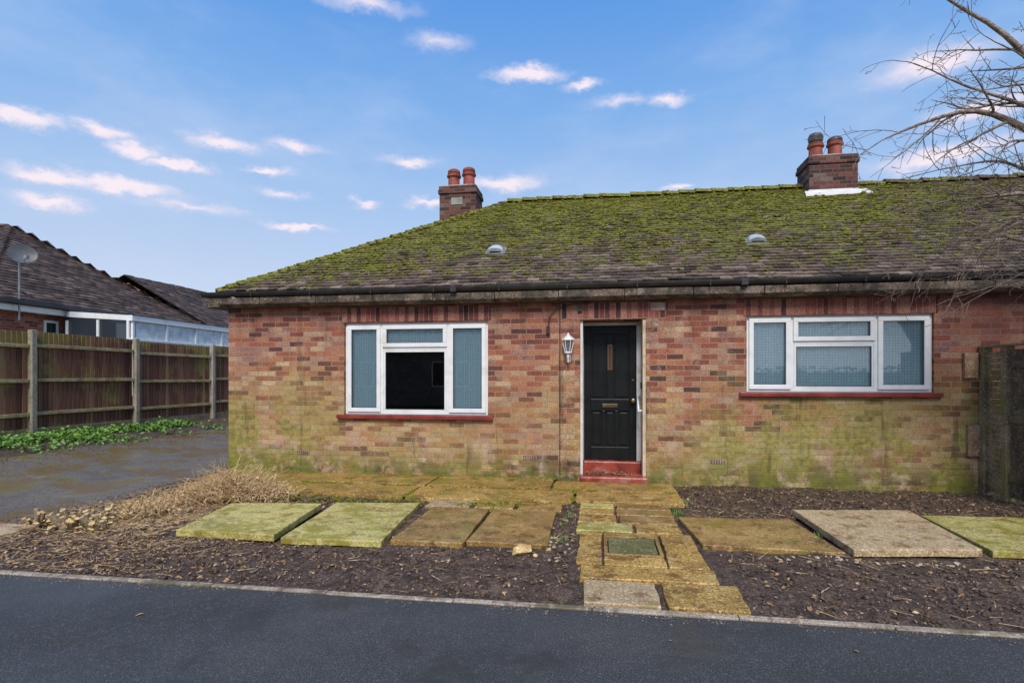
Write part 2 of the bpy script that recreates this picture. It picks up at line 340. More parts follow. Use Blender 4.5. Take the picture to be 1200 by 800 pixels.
slab('paving_slab',[(.88,-2.98),(2.02,-3.04),(1.93,-1.92),(.80,-2.00)],.045,M_slabb,.05)
slab('paving_slab',[(2.06,-3.06),(3.12,-2.90),(3.24,-1.52),(2.02,-1.68)],.085,M_slabg,.06,(.0,.008))
slab('paving_slab',[(3.20,-2.86),(4.7,-2.80),(4.7,-1.55),(3.30,-1.60)],.06,M_slabm,.055)
slab('paving_slab',rect(-6.3,-5.45,-3.9,-3.25),.035,M_slabg,.05)
gp=empty('garden_path')
slab('path_slab',rect(-.11,.40,-4.35,-3.93),.03,M_slabg,parent=gp); slab('path_slab',rect(.42,.96,-4.35,-3.90),.03,M_gold,parent=gp)
slab('path_slab',rect(-.16,.86,-3.91,-3.62),.034,M_gold,parent=gp)
slab('path_slab',rect(-.18,.02,-3.60,-2.66),.036,M_gold,parent=gp); slab('path_slab',rect(.54,.83,-3.60,-2.66),.036,M_gold,parent=gp)
slab('path_slab',rect(.03,.53,-3.60,-3.38,.003),.036,M_gold,parent=gp); slab('path_slab',rect(.03,.53,-2.80,-2.66,.003),.036,M_gold,parent=gp)
for y0,y1 in((-2.64,-2.32),(-2.30,-1.98),(-1.96,-1.70),(-1.68,-1.45)):
    s=U(.1,.35)
    slab('path_slab',rect(-.22,s,y0,y1,.006),.036,random.choice([M_gold,M_slabm,M_gold]),parent=gp)
    slab('path_slab',rect(s+.015,.78,y0,y1,.006),.036,random.choice([M_gold,M_slabb]),parent=gp)
M_cover=ground_mat('cast_cover',(.09,.07,.03),(.15,.13,.05),(.22,.20,.08),scale=6,fine=60,fa=.5,moss=(.10,.11,.02),mth=(.45,.6),mscale=8)
dc=empty('drain_cover')
mb=MB(); mb.box(.04,.52,-3.37,-3.34,-.02,.046);mb.box(.04,.52,-2.84,-2.81,-.02,.046);mb.box(.04,.07,-3.34,-2.84,-.02,.046);mb.box(.49,.52,-3.34,-2.84,-.02,.046)
mb.obj('frame',M_slabb,dc,bevel=.004)
mb=MB(); mb.box(.08,.48,-3.33,-2.85,-.02,.036); mb.box(.12,.20,-3.11,-3.08,.036,.042);mb.box(.36,.44,-3.11,-3.08,.036,.042)
mb.obj('plate',M_cover,dc,bevel=.004)
# ---------------------------------------------------------------- debris
M_leafd=ground_mat('dead_leaf',(.15,.075,.03),(.30,.17,.08),(.44,.29,.15),scale=9,fine=50,fa=.4)
M_clod=ground_mat('clod',(.035,.021,.013),(.075,.047,.029),(.13,.088,.055),scale=9,fine=80,fa=.6,rough=(.6,1))
M_chip=ground_mat('wood_chip',(.30,.18,.09),(.42,.28,.15),(.54,.39,.23),scale=9,fine=50,fa=.3)
M_stone=ground_mat('rubble_stone',(.25,.18,.11),(.42,.32,.21),(.55,.45,.32),scale=12,fine=80,fa=.3)
PAV=[(-4.05,-2.85,-3.4,-2.2),(-2.95,-1.9,-3.4,-1.85),(-1.85,-.4,-3.3,-1.55),(-.22,.98,-4.36,-1.45),(.8,2.05,-3.05,-1.9),(2.05,3.2,-3.05,-1.6),(3.2,4.7,-2.85,-1.55),(-4.9,.98,-1.5,0),(-5.72,.98,-.8,0)]
def onpav(x,y): return any(a<x<b and c<y<d for a,b,c,d in PAV)
mb=MB(); k=0
while k<9000:
    x=U(-5.8,6.0);y=U(-4.34,-.05)
    if onpav(x,y) : continue
    r=abs(random.gauss(0,.011))+.004
    if R()<.03:r*=2
    mb.blob((x,y,bedh(x,y)+r*.3),r,r*U(.6,1),r*U(.5,.8)); k+=1
mb.obj('soil_clods',M_clod)
mb=MB(); k=0
while k<7500:
    x=U(-5.8,5.0) if R()<.5 else random.gauss(-4.3,1.0);y=U(-4.34,-.05)
    if x<-5.8: continue
    if onpav(x,y) and R()>.03: continue
    z=bedh(x,y)+.012 if not onpav(x,y) else .08 if y<-1.8 else .062
    if R()<.8: mb.leaf((x,y,z),U(.006,.024),0,.8)
    else: mb.leaf((x,y,z),U(.005,.014),1)
    k+=1
for i in range(150):
    x=U(-.2,.45);y=U(-.02,.23); mb.leaf((x,y,.128),U(.01,.028),0)
mb.obj('leaf_litter',[M_leafd,M_chip])
mb=MB(); k=0
while k<3200:
    x=U(-5.8,5.0) if R()<.3 else random.gauss(-4.5,.7);y=U(-4.3,-.1) if R()<.35 else random.gauss(-2.4,.6)
    if onpav(x,y) or y<-4.33 or x<-5.85: continue
    t=U(0,6.28);L=U(.03,.20); z=bedh(x,y)+.012
    mb.stick((x,y,z),(x+L*math.cos(t),y+L*math.sin(t),z+U(0,.03)),U(.0012,.0036),.001,0,3); k+=1
M_straw=ground_mat('dry_stem',(.34,.20,.085),(.52,.34,.16),(.68,.49,.27),scale=14,fine=50,fa=.25)
mb.obj('twig_litter',M_straw)
def dclump(cx,cy,sx,sy,n,hmax):
    mb=MB()
    for i in range(n):
        a=random.gauss(0,sx);b=random.gauss(0,sy); x=cx+a;y=cy+b; t=U(0,6.28); L=U(.12,hmax)*max(.35,1-abs(a)/sx*.3); lean=U(.3,2.0)
        d=Vector((math.cos(t)*lean,math.sin(t)*lean,1)).normalized(); p=Vector((x,y,U(0,.06)+.02)); q=p+d*L*.6; e=q+(d+Vector((U(-.6,.6),U(-.6,.6),-.6))).normalized()*L*.5
        mb.stick(p,q,.0048,.0038,0,3); mb.stick(q,e,.0038,.0016,0,3)
        if R()<.5: mb.leaf(q,U(.012,.03),0,1.5)
    for i in range(n//2): mb.leaf((cx+random.gauss(0,sx*1.1),cy+random.gauss(0,sy*1.1),U(.03,.14)),U(.01,.032),0,1.2)
    mb.obj('dead_plant_clump',M_straw)
dclump(-4.42,-1.80,.30,.17,1300,.55)
dclump(-4.85,-2.55,.22,.16,300,.22)
M_stump=ground_mat('cut_wood',(.38,.22,.08),(.58,.37,.14),(.70,.50,.24),scale=12,fine=50,fa=.3)
M_bark=ground_mat('bark',(.14,.10,.06),(.24,.18,.11),(.33,.25,.17),scale=14,fine=60,fa=.5)
for sx,sy in((-5.36,-3.10),(-5.16,-3.26),(-4.96,-3.16),(-4.78,-3.26),(-5.06,-3.06),(-5.5,-3.2)):
    mb=MB(); 
    for q in range(6):
        x=sx+U(-.08,.08);y=sy+U(-.06,.06);r=U(.014,.032);h=U(.08,.17);dx,dy=U(-.09,.09),U(-.09,.02)
        mb.stick((x,y,-.02),(x+dx,y+dy,h),r*1.2,r,1,9); mb.stick((x+dx,y+dy,h),(x+dx*1.04,y+dy*1.04,h+.006),r*.95,r*.9,0,9)
    for q in range(40):
        mb.leaf((sx+random.gauss(0,.08),sy+random.gauss(0,.08),U(.02,.09)),U(.012,.04),0,1)
    mb.obj('cut_shrub_stump',[M_stump,M_bark],bevel=.002)
mb=MB(); mb.blob((-.64,-3.38,.045),.095,.06,.06,0,.35); mb.blob((-.52,-3.42,.02),.03,.03,.02); mb.blob((-.42,-3.3,.03),.04,.03,.03); mb.obj('broken_stone',M_stump,bevel=.006)
mb=MB()
for i in range(75):
    if R()<.3:x,y=random.gauss(1.85,.2),random.gauss(-3.15,.05)
    elif R()<.5:x,y=random.gauss(2.8,.35),random.gauss(-3.13,.05)
    else:x,y=random.gauss(-.33,.08),random.gauss(-3.1,.4)
    r=U(.006,.022); mb.blob((x,y,bedh(x,y)+r*.4),r*1.2,r,r*.6)
mb.obj('stone_rubble',M_stone,bevel=.002)
def veg(name,a,b_,c):
    m,nt,b,tc=newmat(name); setb(nt,b,col=nt.ramp(nt.noise(tc,3,4,.7),[(.3,a),(.5,b_),(.7,c)]),rough=.55); return m
M_weed=veg('weed_leaf',(.06,.15,.02),(.13,.26,.035),(.22,.36,.05))
mb=MB()
for i in range(15000):
    y=U(-2.5,4.6); x=-10.1+random.gauss(0,.5)
    if x<-10.9 or x>-8.9: continue
    if noise.noise(Vector((x*1.2,y*1.0,4)))+.3-.12*max(0,y-3)*1.5< R()*.5: continue
    z=hgt(x,y)+.02+abs(random.gauss(0,.06)); mb.leaf((x,y,z),U(.015,.055),0,1.1)
mb.obj('weeds',M_weed)
mb=MB()
def tuft(x,y,z,n,h,sp):
    for i in range(n):
        t=U(0,6.28);a=x+random.gauss(0,sp);b=y+random.gauss(0,sp);L=h*U(.5,1.2);le=U(.1,.8)
        d=Vector((math.cos(t)*le,math.sin(t)*le,1)).normalized()*L; w=Vector((-math.sin(t),math.cos(t),0))*.0035; p=Vector((a,b,z))
        mb.add([p-w,p+w,p+d*.6+w*.7,p+d*.6-w*.7,p+d+Vector((0,0,-L*.15))],[(0,1,2,3),(3,2,4)])
for x,y in((.82,-1.55),(.86,-1.65),(.84,-1.75),(-.32,-1.7),(-.33,-2.3),(1.02,-1.2),(-.34,-2.9),(-1.9,-1.8),(3.22,-2.2),(2.03,-2.4),(-2.85,-2.0),(-.3,-2.0)): tuft(x,y,.0,30,.06,.035)
for i in range(25): tuft(U(-5.7,.9),-.02-U(0,.03),.05,8,.035,.02)
mb.obj('grass_tufts',M_weed)
mb=MB()
for i in range(2300):
    q=R()
    if q<.55: x,y=U(-5.7,-.6),-abs(random.gauss(0,.055))-.01
    elif q<.72:x,y=U(-4.9,.95),-.81+random.gauss(0,.02)
    elif q<.9:x,y=U(-4.1,-.4),-1.75+random.gauss(0,.07)
    else:x,y=random.choice([-2.34,-.3])+random.gauss(0,.012),U(-1.5,-.8)
    if noise.noise(Vector((x*1.4,y*1.4,9)))<-.1: continue
    r=U(.007,.02); mb.blob((x,y,.047),r*1.3,r,r*.6)
mb.obj('moss_patches',M_gmoss)
# ---------------------------------------------------------------- ROOF
def rmoss(x,t,zoff=0):
    return .36+.44*t-.34*sm(4.0,8.5,x)+.12*sm(-1.0,-5,x)-.12*sm(.16,.0,t)
def tiles(mb,O,Ud,Vd,slen,umin,umax,gauge,width,mossf=None,clumps=None,th=.016):
    O=Vector(O);Ud=Vector(Ud);Vd=Vector(Vd);N=Ud.cross(Vd).normalized(); n=int(slen/gauge)
    for k in range(n+1):
        v=k*gauge; a=umin(v);b=umax(v)
        if b-a<.03: continue
        u=math.floor(a/width)*width-(width/2 if k%2 else 0)
        ve=min(v+gauge*1.35,slen)
        while u<b:
            u0=max(u+.002,a);u1=min(u+width-.002,b); u+=width
            if u1-u0<.02: continue
            j=U(-.007,.007); h0=.029+U(-.008,.008); h1=.006+U(-.002,.002); tw=U(-.005,.005)
            wav=.022*noise.noise(Vector((u*.5,v*.7,3)))
            P=lambda uu,vv,hh:O+Ud*uu+Vd*vv+N*(hh+wav)
            cam=.004
            vs=[P(u0,v+j,h0+tw),P((u0+u1)/2,v+j,h0+cam),P(u1,v+j,h0-tw),P(u1,ve,h1),P((u0+u1)/2,ve,h1+cam),P(u0,ve,h1),P(u0,v+j,h0-th+tw),P(u1,v+j,h0-th-tw)]
            c=(vs[0]+vs[3])/2
            mo=mossf(c,v/slen) if mossf else 0
            mb.add(vs,[(0,1,4,5),(1,2,3,4),(6,7,2,1,0),(6,0,5),(7,3,2)],0,tint=min(1,max(0,random.gauss(.5,.27))),moss=mo+U(-.14,.12))
            if clumps is not None and mossf:
                s=mo+noise.noise(c*2.0)*.35
                for q in range(3):
                    if R()<max(0,(s-.30))*1.2:
                        p=P(U(u0,u1),v+j+U(-.012,.05),h0+.002); r=U(.006,.030)
                        clumps.blob(p,r*1.5,r*1.1,r*.75,0,.3)
def hiproof(x0,x1,y0,y1,ze,tanp,gauge,width,parent,mat,mossf=None,clump=False,faces='frbl'):
    a=math.atan(tanp);c,s=math.cos(a),math.sin(a); H=(y1-y0)/2; sl=H/c; mb=MB(); cl=MB() if clump else None
    LX=x1-x0;LY=y1-y0
    if 'f' in faces: tiles(mb,(x0,y0,ze),(1,0,0),(0,c,s),sl,lambda v:v*c,lambda v:LX-v*c,gauge,width,mossf,cl)
    if 'b' in faces: tiles(mb,(x1,y1,ze),(-1,0,0),(0,-c,s),sl,lambda v:v*c,lambda v:LX-v*c,gauge*2,width*2,mossf,None)
    if 'r' in faces: tiles(mb,(x1,y0,ze),(0,1,0),(-c,0,s),sl,lambda v:v*c,lambda v:LY-v*c,gauge,width,mossf,None)
    if 'l' in faces: tiles(mb,(x0,y1,ze),(0,-1,0),(c,0,s),sl,lambda v:v*c,lambda v:LY-v*c,gauge,width,mossf,None)
    zr=ze+H*tanp
    e=.012; vs=[(x0,y0,ze-e),(x1,y0,ze-e),(x1,y1,ze-e),(x0,y1,ze-e),(x0+H,y0+H,zr-e),(x1-H,y0+H,zr-e)]
    mb.add(vs,[(0,1,5,4),(1,2,5),(2,3,4,5),(3,0,4)],0,tint=.1,moss=0.0)
    def capline(p,q,L,r):
        p=Vector(p);q=Vector(q);d=(q-p);n=int(d.length/L);d.normalize(); sd=d.cross(Vector((0,0,1))).normalized(); up=sd.cross(d)
        for i in range(n):
            a0=p+d*(i*L+.004);b0=p+d*((i+1)*L); dz=U(-.008,.010)
            r0=r*U(.97,1.05);vs=[]
            for pt,rr,hh in((a0,r0,0.012),(b0,r0*.93,-.004)):
                for k in range(7):
                    t=math.pi*k/6; vs.append(pt+sd*(rr*math.cos(t))+up*(rr*.75*math.sin(t)-.035+dz+hh))
            fs=[(k,k+1,8+k,7+k) for k in range(6)]+[(6,5,4,3,2,1,0),(7,8,9,10,11,12,13)]
            m=mossf(a0,.75) if mossf else 0
            mb.add(vs,fs,0,tint=U(.2,.8),moss=m+U(-.1,.15))
            if cl is not None:
                for q_ in range(4):
                    if R()<m*.7:
                        rr=U(.012,.035); cl.blob(a0+d*U(0,L)+sd*U(-r,r)*.8+up*(r*.5-.03),rr*1.4,rr,rr*.7,0,.3)
    capline((x0+H,y0+H,zr+.03),(x1-H,y0+H,zr+.03),.32,.12)
    for A in((x0,y0),(x0,y1),(x1,y0),(x1,y1)):
        if (A[0]==x1 and 'r' not in faces):continue
        B=(x0+H if A[0]==x0 else x1-H,y0+H); capline((A[0],A[1],ze+.03),(B[0],B[1],zr+.03),gauge*1.45,.085)
    mb.obj('roof',mat,parent)
    if cl: cl.obj('roof_moss',M_moss,parent)
    return zr
# ---------------------------------------------------------------- HOUSE
house=empty('brick_house')
EX0,EY0,EZ=-5.87,-.12,2.80; HALF=3.94; TP=.612
hiproof(EX0,18,EY0,EY0+2*HALF,EZ,TP,.115,.17,house,M_tile,lambda c,t:rmoss(c.x,t),True)
def wall(mb,x0,x1,z0,z1,y,dep,holes,mat=0):
    X=sorted({x0,x1,*[h[0] for h in holes],*[h[1] for h in holes]});Z=sorted({z0,z1,*[h[2] for h in holes],*[h[3] for h in holes]})
    def inh(a,b): return any(h[0]<a<h[1] and h[2]<b<h[3] for h in holes)
    for i in range(len(X)-1):
        for j in range(len(Z)-1):
            if inh((X[i]+X[i+1])/2,(Z[j]+Z[j+1])/2): continue
            mb.add([(X[i],y,Z[j]),(X[i+1],y,Z[j]),(X[i+1],y,Z[j+1]),(X[i],y,Z[j+1])],[(0,1,2,3)],mat)
            mb.add([(X[i],y+dep,Z[j]),(X[i+1],y+dep,Z[j]),(X[i+1],y+dep,Z[j+1]),(X[i],y+dep,Z[j+1])],[(3,2,1,0)],mat)
    for a,b,c,d in holes:
        mb.add([(a,y,c),(a,y+dep,c),(a,y+dep,d),(a,y,d)],[(0,1,2,3)],mat)
        mb.add([(b,y,c),(b,y+dep,c),(b,y+dep,d),(b,y,d)],[(3,2,1,0)],mat)
        mb.add([(a,y,d),(b,y,d),(b,y+dep,d),(a,y+dep,d)],[(3,2,1,0)],mat)
        mb.add([(a,y,c),(b,y,c),(b,y+dep,c),(a,y+dep,c)],[(0,1,2,3)],mat)
W1=(-3.82,-1.60,.93,2.31);W2=(1.98,4.29,1.29,2.33);D=(-.267,.644,-.05,2.30)
mb=MB()
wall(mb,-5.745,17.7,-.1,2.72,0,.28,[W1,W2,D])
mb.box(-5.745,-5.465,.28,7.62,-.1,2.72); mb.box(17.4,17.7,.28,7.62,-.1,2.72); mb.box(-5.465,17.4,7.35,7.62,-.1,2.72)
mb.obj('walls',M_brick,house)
mb=MB(); 
mb.box(-.545,-.269,-.014,0.0,.0,2.305);mb.box(.646,.935,-.014,0.0,.0,2.305)
mb.obj('door_piers',M_brick,house)
mb=MB()
for a,b in((-3.86,-1.56),(1.94,4.33)): mb.box(a,b,-.006,.0,W1[3]+.012,2.545)
mb.box(-.545,.935,-.016,.0,2.306,2.545)
mb.obj('soldier_courses',M_sold,house)
mb=MB(); 
for x in(-4.6,-1.1,1.5): mb.box(x,x+.215,-.006,.0,.305,.37)
mb.obj('air_bricks',M_patch,house)
mb=MB()
for x in(-4.6,-1.1,1.5):
    for i in range(6):
        for j in range(3): mb.box(x+.014+i*.033,x+.033+i*.033,-.008,-.0055,.312+j*.019,.322+j*.019)
mb.obj('air_brick_holes',M_black,house)
mb=MB()
x=-5.99
while x<17.8:
    L=.905; dz=U(-.004,.004); yo=U(-.004,.004)
    prof=[(-.02,2.565),(-.15,2.565),(-.205,2.605),(-.215,2.70),(-.02,2.70)]
    vs=[(x+.004,p[0]+yo*(p[0]<-.1),p[1]+dz) for p in prof]+[(x+L-.004,p[0]+yo*(p[0]<-.1),p[1]+dz) for p in prof]
    mb.add(vs,[(0,1,6,5),(1,2,7,6),(2,3,8,7),(3,4,9,8),(4,0,5,9),(4,3,2,1,0),(5,6,7,8,9)]); x+=L
mb.box(-5.99,-5.75,-.2,7.8,2.565,2.70)
mb.obj('eaves_concrete',M_conc,house,bevel=.006)
mb=MB()
def gutter(p,q,r=.06):
    p=Vector(p);q=Vector(q);d=(q-p).normalized();sd=d.cross(Vector((0,0,1)));vs=[];
    for pt in(p,q):
        for k in range(9):
            t=math.pi*k/8; vs.append(pt+sd*(r*math.cos(t))+Vector((0,0,-r*math.sin(t)*1.1)))
        for k in range(9):
            t=math.pi*(8-k)/8; vs.append(pt+sd*((r-.006)*math.cos(t))+Vector((0,0,-(r-.006)*math.sin(t)*1.1)))
    n=18; fs=[(i,(i+1)%n,n+(i+1)%n,n+i) for i in range(n)]+[tuple(range(n))[::-1],tuple(range(n,2*n))]
    mb.add(vs,fs)
gutter((-6.03,-.20,2.785),(17.9,-.20,2.785),.066); gutter((-5.99,-.2,2.785),(-5.99,7.9,2.785))
x=-5.2
while x<17: mb.box(x,x+.02,-.270,-.132,2.710,2.788); x+=.95
for x in(-2.1,1.85,5.2): mb.box(x,x+.09,-.272,-.13,2.706,2.79)
mb.obj('gutter',M_blackm,house,bevel=.003)
mb=MB(); mb.box(-5.46,17.39,.281,7.34,2.50,2.54); mb.box(-5.46,17.39,.281,7.34,.0,.02); mb.box(-5.46,17.39,3.2,3.3,.02,2.5)
mb.box(-1.2,-1.1,.282,3.2,.02,2.5);mb.box(1.2,1.3,.282,3.2,.02,2.5);mb.obj('interior',M_dark,house)
def glass_mat(name,refl=.0):
    m=bpy.data.materials.new(name);m.use_nodes=True;nt=NT(m.node_tree);m.node_tree.nodes.clear()
    fr=nt.n('ShaderNodeFresnel',{'IOR':1.5}).outputs[0]
    g=nt.n('ShaderNodeBsdfGlossy',{'Color':(1,1,1,1),'Roughness':.01}).outputs[0]; t=nt.n('ShaderNodeBsdfTransparent',{0:(.92,.95,.95,1)}).outputs[0]
    f=nt.math('ADD',nt.math('MULTIPLY',fr,1.6),refl,clamp=True)
    mx=nt.n('ShaderNodeMixShader',{0:f,1:t,2:g}).outputs[0]
    nt.n('ShaderNodeOutputMaterial',{0:mx}); return m
M_glass=glass_mat('window_glass',.05)
def curtain_mat():
    m,nt,b,tc=newmat('net_curtain')
    sp=nt.n('ShaderNodeSeparateXYZ',{0:tc});x,_,z=sp.outputs
    s1=nt.math('SINE',nt.math('MULTIPLY',nt.math('ADD',x,z),85)); s2=nt.math('SINE',nt.math('MULTIPLY',nt.math('SUBTRACT',x,z),85))
    d=nt.maprange(nt.math('MULTIPLY',s1,s2),.0,.6)
    v=nt.n('ShaderNodeTexVoronoi',{'Vector':tc,'Scale':55.0}).outputs['Distance']
    k=nt.math('ADD',nt.math('MULTIPLY',d,.6),nt.math('MULTIPLY',v,.6),clamp=True)
    col=nt.mix(k,(.36,.60,.68,1),(.86,.94,.95,1))
    setb(nt,b,col=col,rough=.8); return m
M_curt=curtain_mat()
def window(nm,X0,X1,Z0,Z1,cols,split,curt):
    w=empty(nm); w.parent=house; yf=.045
    mb=MB(); fw=.05; yb=.115
    def fr(mb,a,b,c,d,t,y0,y1):
        mb.box(a,b,y0,y1,d-t,d);mb.box(a,b,y0,y1,c,c+t);mb.box(a,a+t,y0,y1,c+t,d-t);mb.box(b-t,b,y0,y1,c+t,d-t)
    fr(mb,X0+.003,X1-.003,Z0+.003,Z1-.003,fw,yf,yb)
    mw=.028
    for c in cols: mb.box(X0+c-mw,X0+c+mw,yf,yb,Z0+fw+.003,Z1-fw-.003)
    zs=Z1-split; mb.box(X0+cols[0]+mw,X0+cols[1]-mw,yf,yb,zs-mw,zs+mw)
    mb.obj('outer_frame',M_white,w,bevel=.005)
    mb=MB();gm=MB();cm=MB();rb=MB()
    cells=[(X0+fw,X0+cols[0]-mw,Z0+fw,Z1-fw,0),(X0+cols[1]+mw,X1-fw,Z0+fw,Z1-fw,1),(X0+cols[0]+mw,X0+cols[1]-mw,zs+mw,Z1-fw,2),(X0+cols[0]+mw,X0+cols[1]-mw,Z0+fw,zs-mw,3)]
    for a,b,c,d,i in cells:
        o=.012; t=.05 if i!=3 else .03
        if i!=3: fr(mb,a-o,b+o,c-o,d+o,t+o,yf-.022,yf-.001)
        fr(mb,a+.001,b-.001,c+.001,d-.001,t,yf+.001,yf+.05)
        gm.add([(a+t-.005,yf+.02,c+t-.005),(b-t+.005,yf+.02,c+t-.005),(b-t+.005,yf+.02,d-t+.005),(a+t-.005,yf+.02,d-t+.005)],[(0,1,2,3)])
        fr(rb,a+t-.0005,b-t+.0005,c+t-.0005,d-t+.0005,.006,yf+.0,yf+.018)
        if i in curt:
            n=60; vs=[]
            for q in range(n+1):
                x=a+(b-a)*q/n; y=yf+.062+.005*math.sin(x*60)+.004*math.sin(x*31+1)
                vs+=[(x,y,c),(x,y,d)]
            cm.add(vs,[(2*q,2*q+2,2*q+3,2*q+1) for q in range(n)])
    mb.obj('sashes',M_white,w,bevel=.006); gm.obj('glazing',M_glass,w); rb.obj('gaskets',M_blackm,w); cm.obj('curtains',M_curt,w,smooth=True)
    mb=MB(); mb.box(X0-.10,X1+.08,-.065,.06,Z0-.058,Z0-.0); mb.obj('sill',M_redp,w,bevel=.008)
window('casement_window',*W1,[.58,1.61],.385,(0,1,2)); window('casement_window',*W2,[.59,1.64],.37,(0,1,2,3))
# doorway
dr=empty('front_door'); dr.parent=house
mb=MB(); mb.box(.60,.643,.0,.42,.0,2.299); mb.obj('reveal',M_cream,dr,bevel=.003)
mb=MB(); mb.box(-.266,-.23,.03,.42,.0,2.299); mb.box(-.23,-.225,.36,.46,.27,2.299); mb.box(.54,.60,.36,.46,.27,2.27);mb.box(-.23,.60,.36,.46,2.255,2.299); mb.obj('frame',M_wpaint,dr,bevel=.003)
mb=MB(); mb.box(-.267,.644,.44,.5,-.05,2.30); mb.obj('back',M_black,dr)
mb=MB(); a,b,z0,z1=-.224,.539,.275,2.252; y=.385
mb.box(a,b,y+.028,y+.05,z0,z1)
st=.10
for q in((a,a+st),(b-st,b)): mb.box(q[0],q[1],y,y+.028,z0,z1)
for c,d in((z0,z0+.19),(1.00,1.17),(z1-.12,z1)): mb.box(a+st,b-st,y,y+.028,c,d)
mid=(a+b)/2; mb.box(mid-.045,mid+.045,y,y+.028,1.17,z1-.12)
w3=(b-a-2*st)/3
for i in(1,2): mb.box(a+st+i*w3-.022,a+st+i*w3+.022,y,y+.028,z0+.19,1.0)
for (c,d,e,f) in[(a+st,mid-.045,1.17,z1-.12),(mid+.045,b-st,1.17,z1-.12)]+[(a+st+i*w3+(.022 if i else 0),a+st+(i+1)*w3-(.022 if i<2 else 0),z0+.19,1.0) for i in range(3)]:
    mb.box(c+.03,d-.03,y+.014,y+.028,e+.03,f-.03)
mb.obj('leaf',M_black,dr,bevel=.006)
mb=MB(); mb.box(mid-.11,mid+.11,y-.012,y-.001,1.05,1.10); mb.obj('letter_plate',M_brass,dr,bevel=.003)
mb=MB(); 
mb.box(mid-.034,mid-.024,y-.008,y-.0005,1.60,1.97);mb.box(mid+.024,mid+.034,y-.008,y-.0005,1.60,1.97);mb.box(mid-.024,mid+.024,y-.008,y-.0005,1.96,1.97);mb.box(mid-.024,mid+.024,y-.008,y-.0005,1.60,1.61);mb.obj('slot_frame',M_brass,dr)
mb=MB(); mb.box(mid-.024,mid+.024,y-.004,y-.0004,1.61,1.96); mb.obj('slot_glass',plain('slot_glass',(.10,.05,.035),.1),dr)
mb=MB(); mb.lathe([(.02,0),(.02,-.03),(.032,-.045),(.03,-.07),(.01,-.078)],(b-.05,y,1.15),14,0,'y'); mb.lathe([(.018,0),(.018,-.012)],(b-.05,y,1.45),14,0,'y'); mb.obj('knob',M_brass,dr,smooth=False)
mb=MB(); mb.box(-.265,.655,-.185,.24,-.05,.115); mb.box(-.229,.598,.241,.438,-.05,.27); mb.obj('door_step',M_steps,dr,bevel=.014)
mb=MB(); mb.box(-.12,.38,.02,.22,.116,.128); mb.obj('door_mat',plain('mat_brown',(.16,.05,.035),.95,bump=.8,bs=120,dirt=(.1,.06,.04)),dr)
mb=MB(); P=[(.598,.06,1.02),(.555,.06,1.02),(.55,.07,1.0),(.55,.30,1.22),(.555,.31,1.24),(.598,.31,1.24)]
for p,q in zip(P[:-1],P[1:]): mb.stick(p,q,.014,.014,0,10)
mb.obj('grab_rail',M_white,dr,smooth=True)
mb=MB(); mb.box(.575,.599,.08,.14,1.33,1.42); mb.obj('door_bell',M_blackm,dr,bevel=.004)
lm=empty('wall_lantern'); lm.parent=house
cx,cy,cz=-.43,-.125,1.95
mb=MB()
mb.box(cx-.03,cx+.03,-.03,-.0145,cz-.24,cz-.02) ; mb.lathe([(.001,.165),(.012,.16),(.018,.14),(.028,.13),(.085,.08),(.095,.062),(.085,.055)],(cx,cy,cz),6)
mb.lathe([(.045,-.125),(.055,-.115),(.042,-.10)],(cx,cy,cz),6); mb.lathe([(.004,-.21),(.014,-.19),(.022,-.165),(.014,-.145),(.04,-.125)],(cx,cy,cz),8)
for i in range(6):
    t=2*math.pi*i/6; mb.stick((cx+.044*math.cos(t),cy+.044*math.sin(t),cz-.11),(cx+.080*math.cos(t),cy+.080*math.sin(t),cz+.06),.0065,.0065,0,5)
pts=[(cx,-.03,cz-.12),(cx,-.07,cz-.25),(cx,-.11,cz-.25),(cx,cy,cz-.20)]
for p,q in zip(pts[:-1],pts[1:]): mb.stick(p,q,.011,.011,0,8)
mb.obj('body',M_white,lm,bevel=.002)
mb=MB(); mb.lathe([(.037,-.10),(.068,.055)],(cx,cy,cz),6); mb.obj('panes',M_glass,lm)
mb=MB(); mb.lathe([(.012,-.1),(.012,-.05),(.022,-.02),(.022,.02),(.008,.04)],(cx,cy,cz),10); mb.obj('bulb',M_wpaint,lm,smooth=True)
mb=MB(); P=[(-.72,-.02,2.18),(-.70,-.03,2.36),(-.60,-.04,2.47),(-.40,-.05,2.52),(-.10,-.06,2.54)]
for p,q in zip(P[:-1],P[1:]): mb.stick(p,q,.007,.007,0,6)
mb.box(-.745,-.70,-.05,-.001,2.12,2.22); mb.box(-.30,-.24,-.05,-.017,2.42,2.49)
mb.stick((-.555,-.010,.1),(-.555,-.010,2.5),.005,.005,0,6)
mb.obj('cables',M_blackm,house)
mb=MB(); mb.box(.70,.90,-.024,-.0165,2.42,2.53); mb.box(.72,.82,-.02,-.0145,2.20,2.29); mb.obj('mortar_patch',M_patch,house,bevel=.004)
M_wood=ground_mat('weathered_timber',(.17,.09,.05),(.28,.17,.10),(.38,.26,.17),scale=6,fine=60,fa=.4)
mb=MB(); mb.box(4.62,4.78,-.05,-.001,1.48,1.80); mb.box(4.66,4.80,-.05,-.001,.48,.88); mb.obj('timber_blocks',M_wood,house,bevel=.005)
def roofp(x,y): return Vector((x,y,EZ+(y-EY0)*TP))
aa=math.atan(TP); Nn=Vector((0,-math.sin(aa),math.cos(aa)));Vv=Vector((0,math.cos(aa),math.sin(aa)))
M_vent=plain('vent_grey',(.46,.50,.54),.4,var=.12,dirt=(.28,.29,.26))
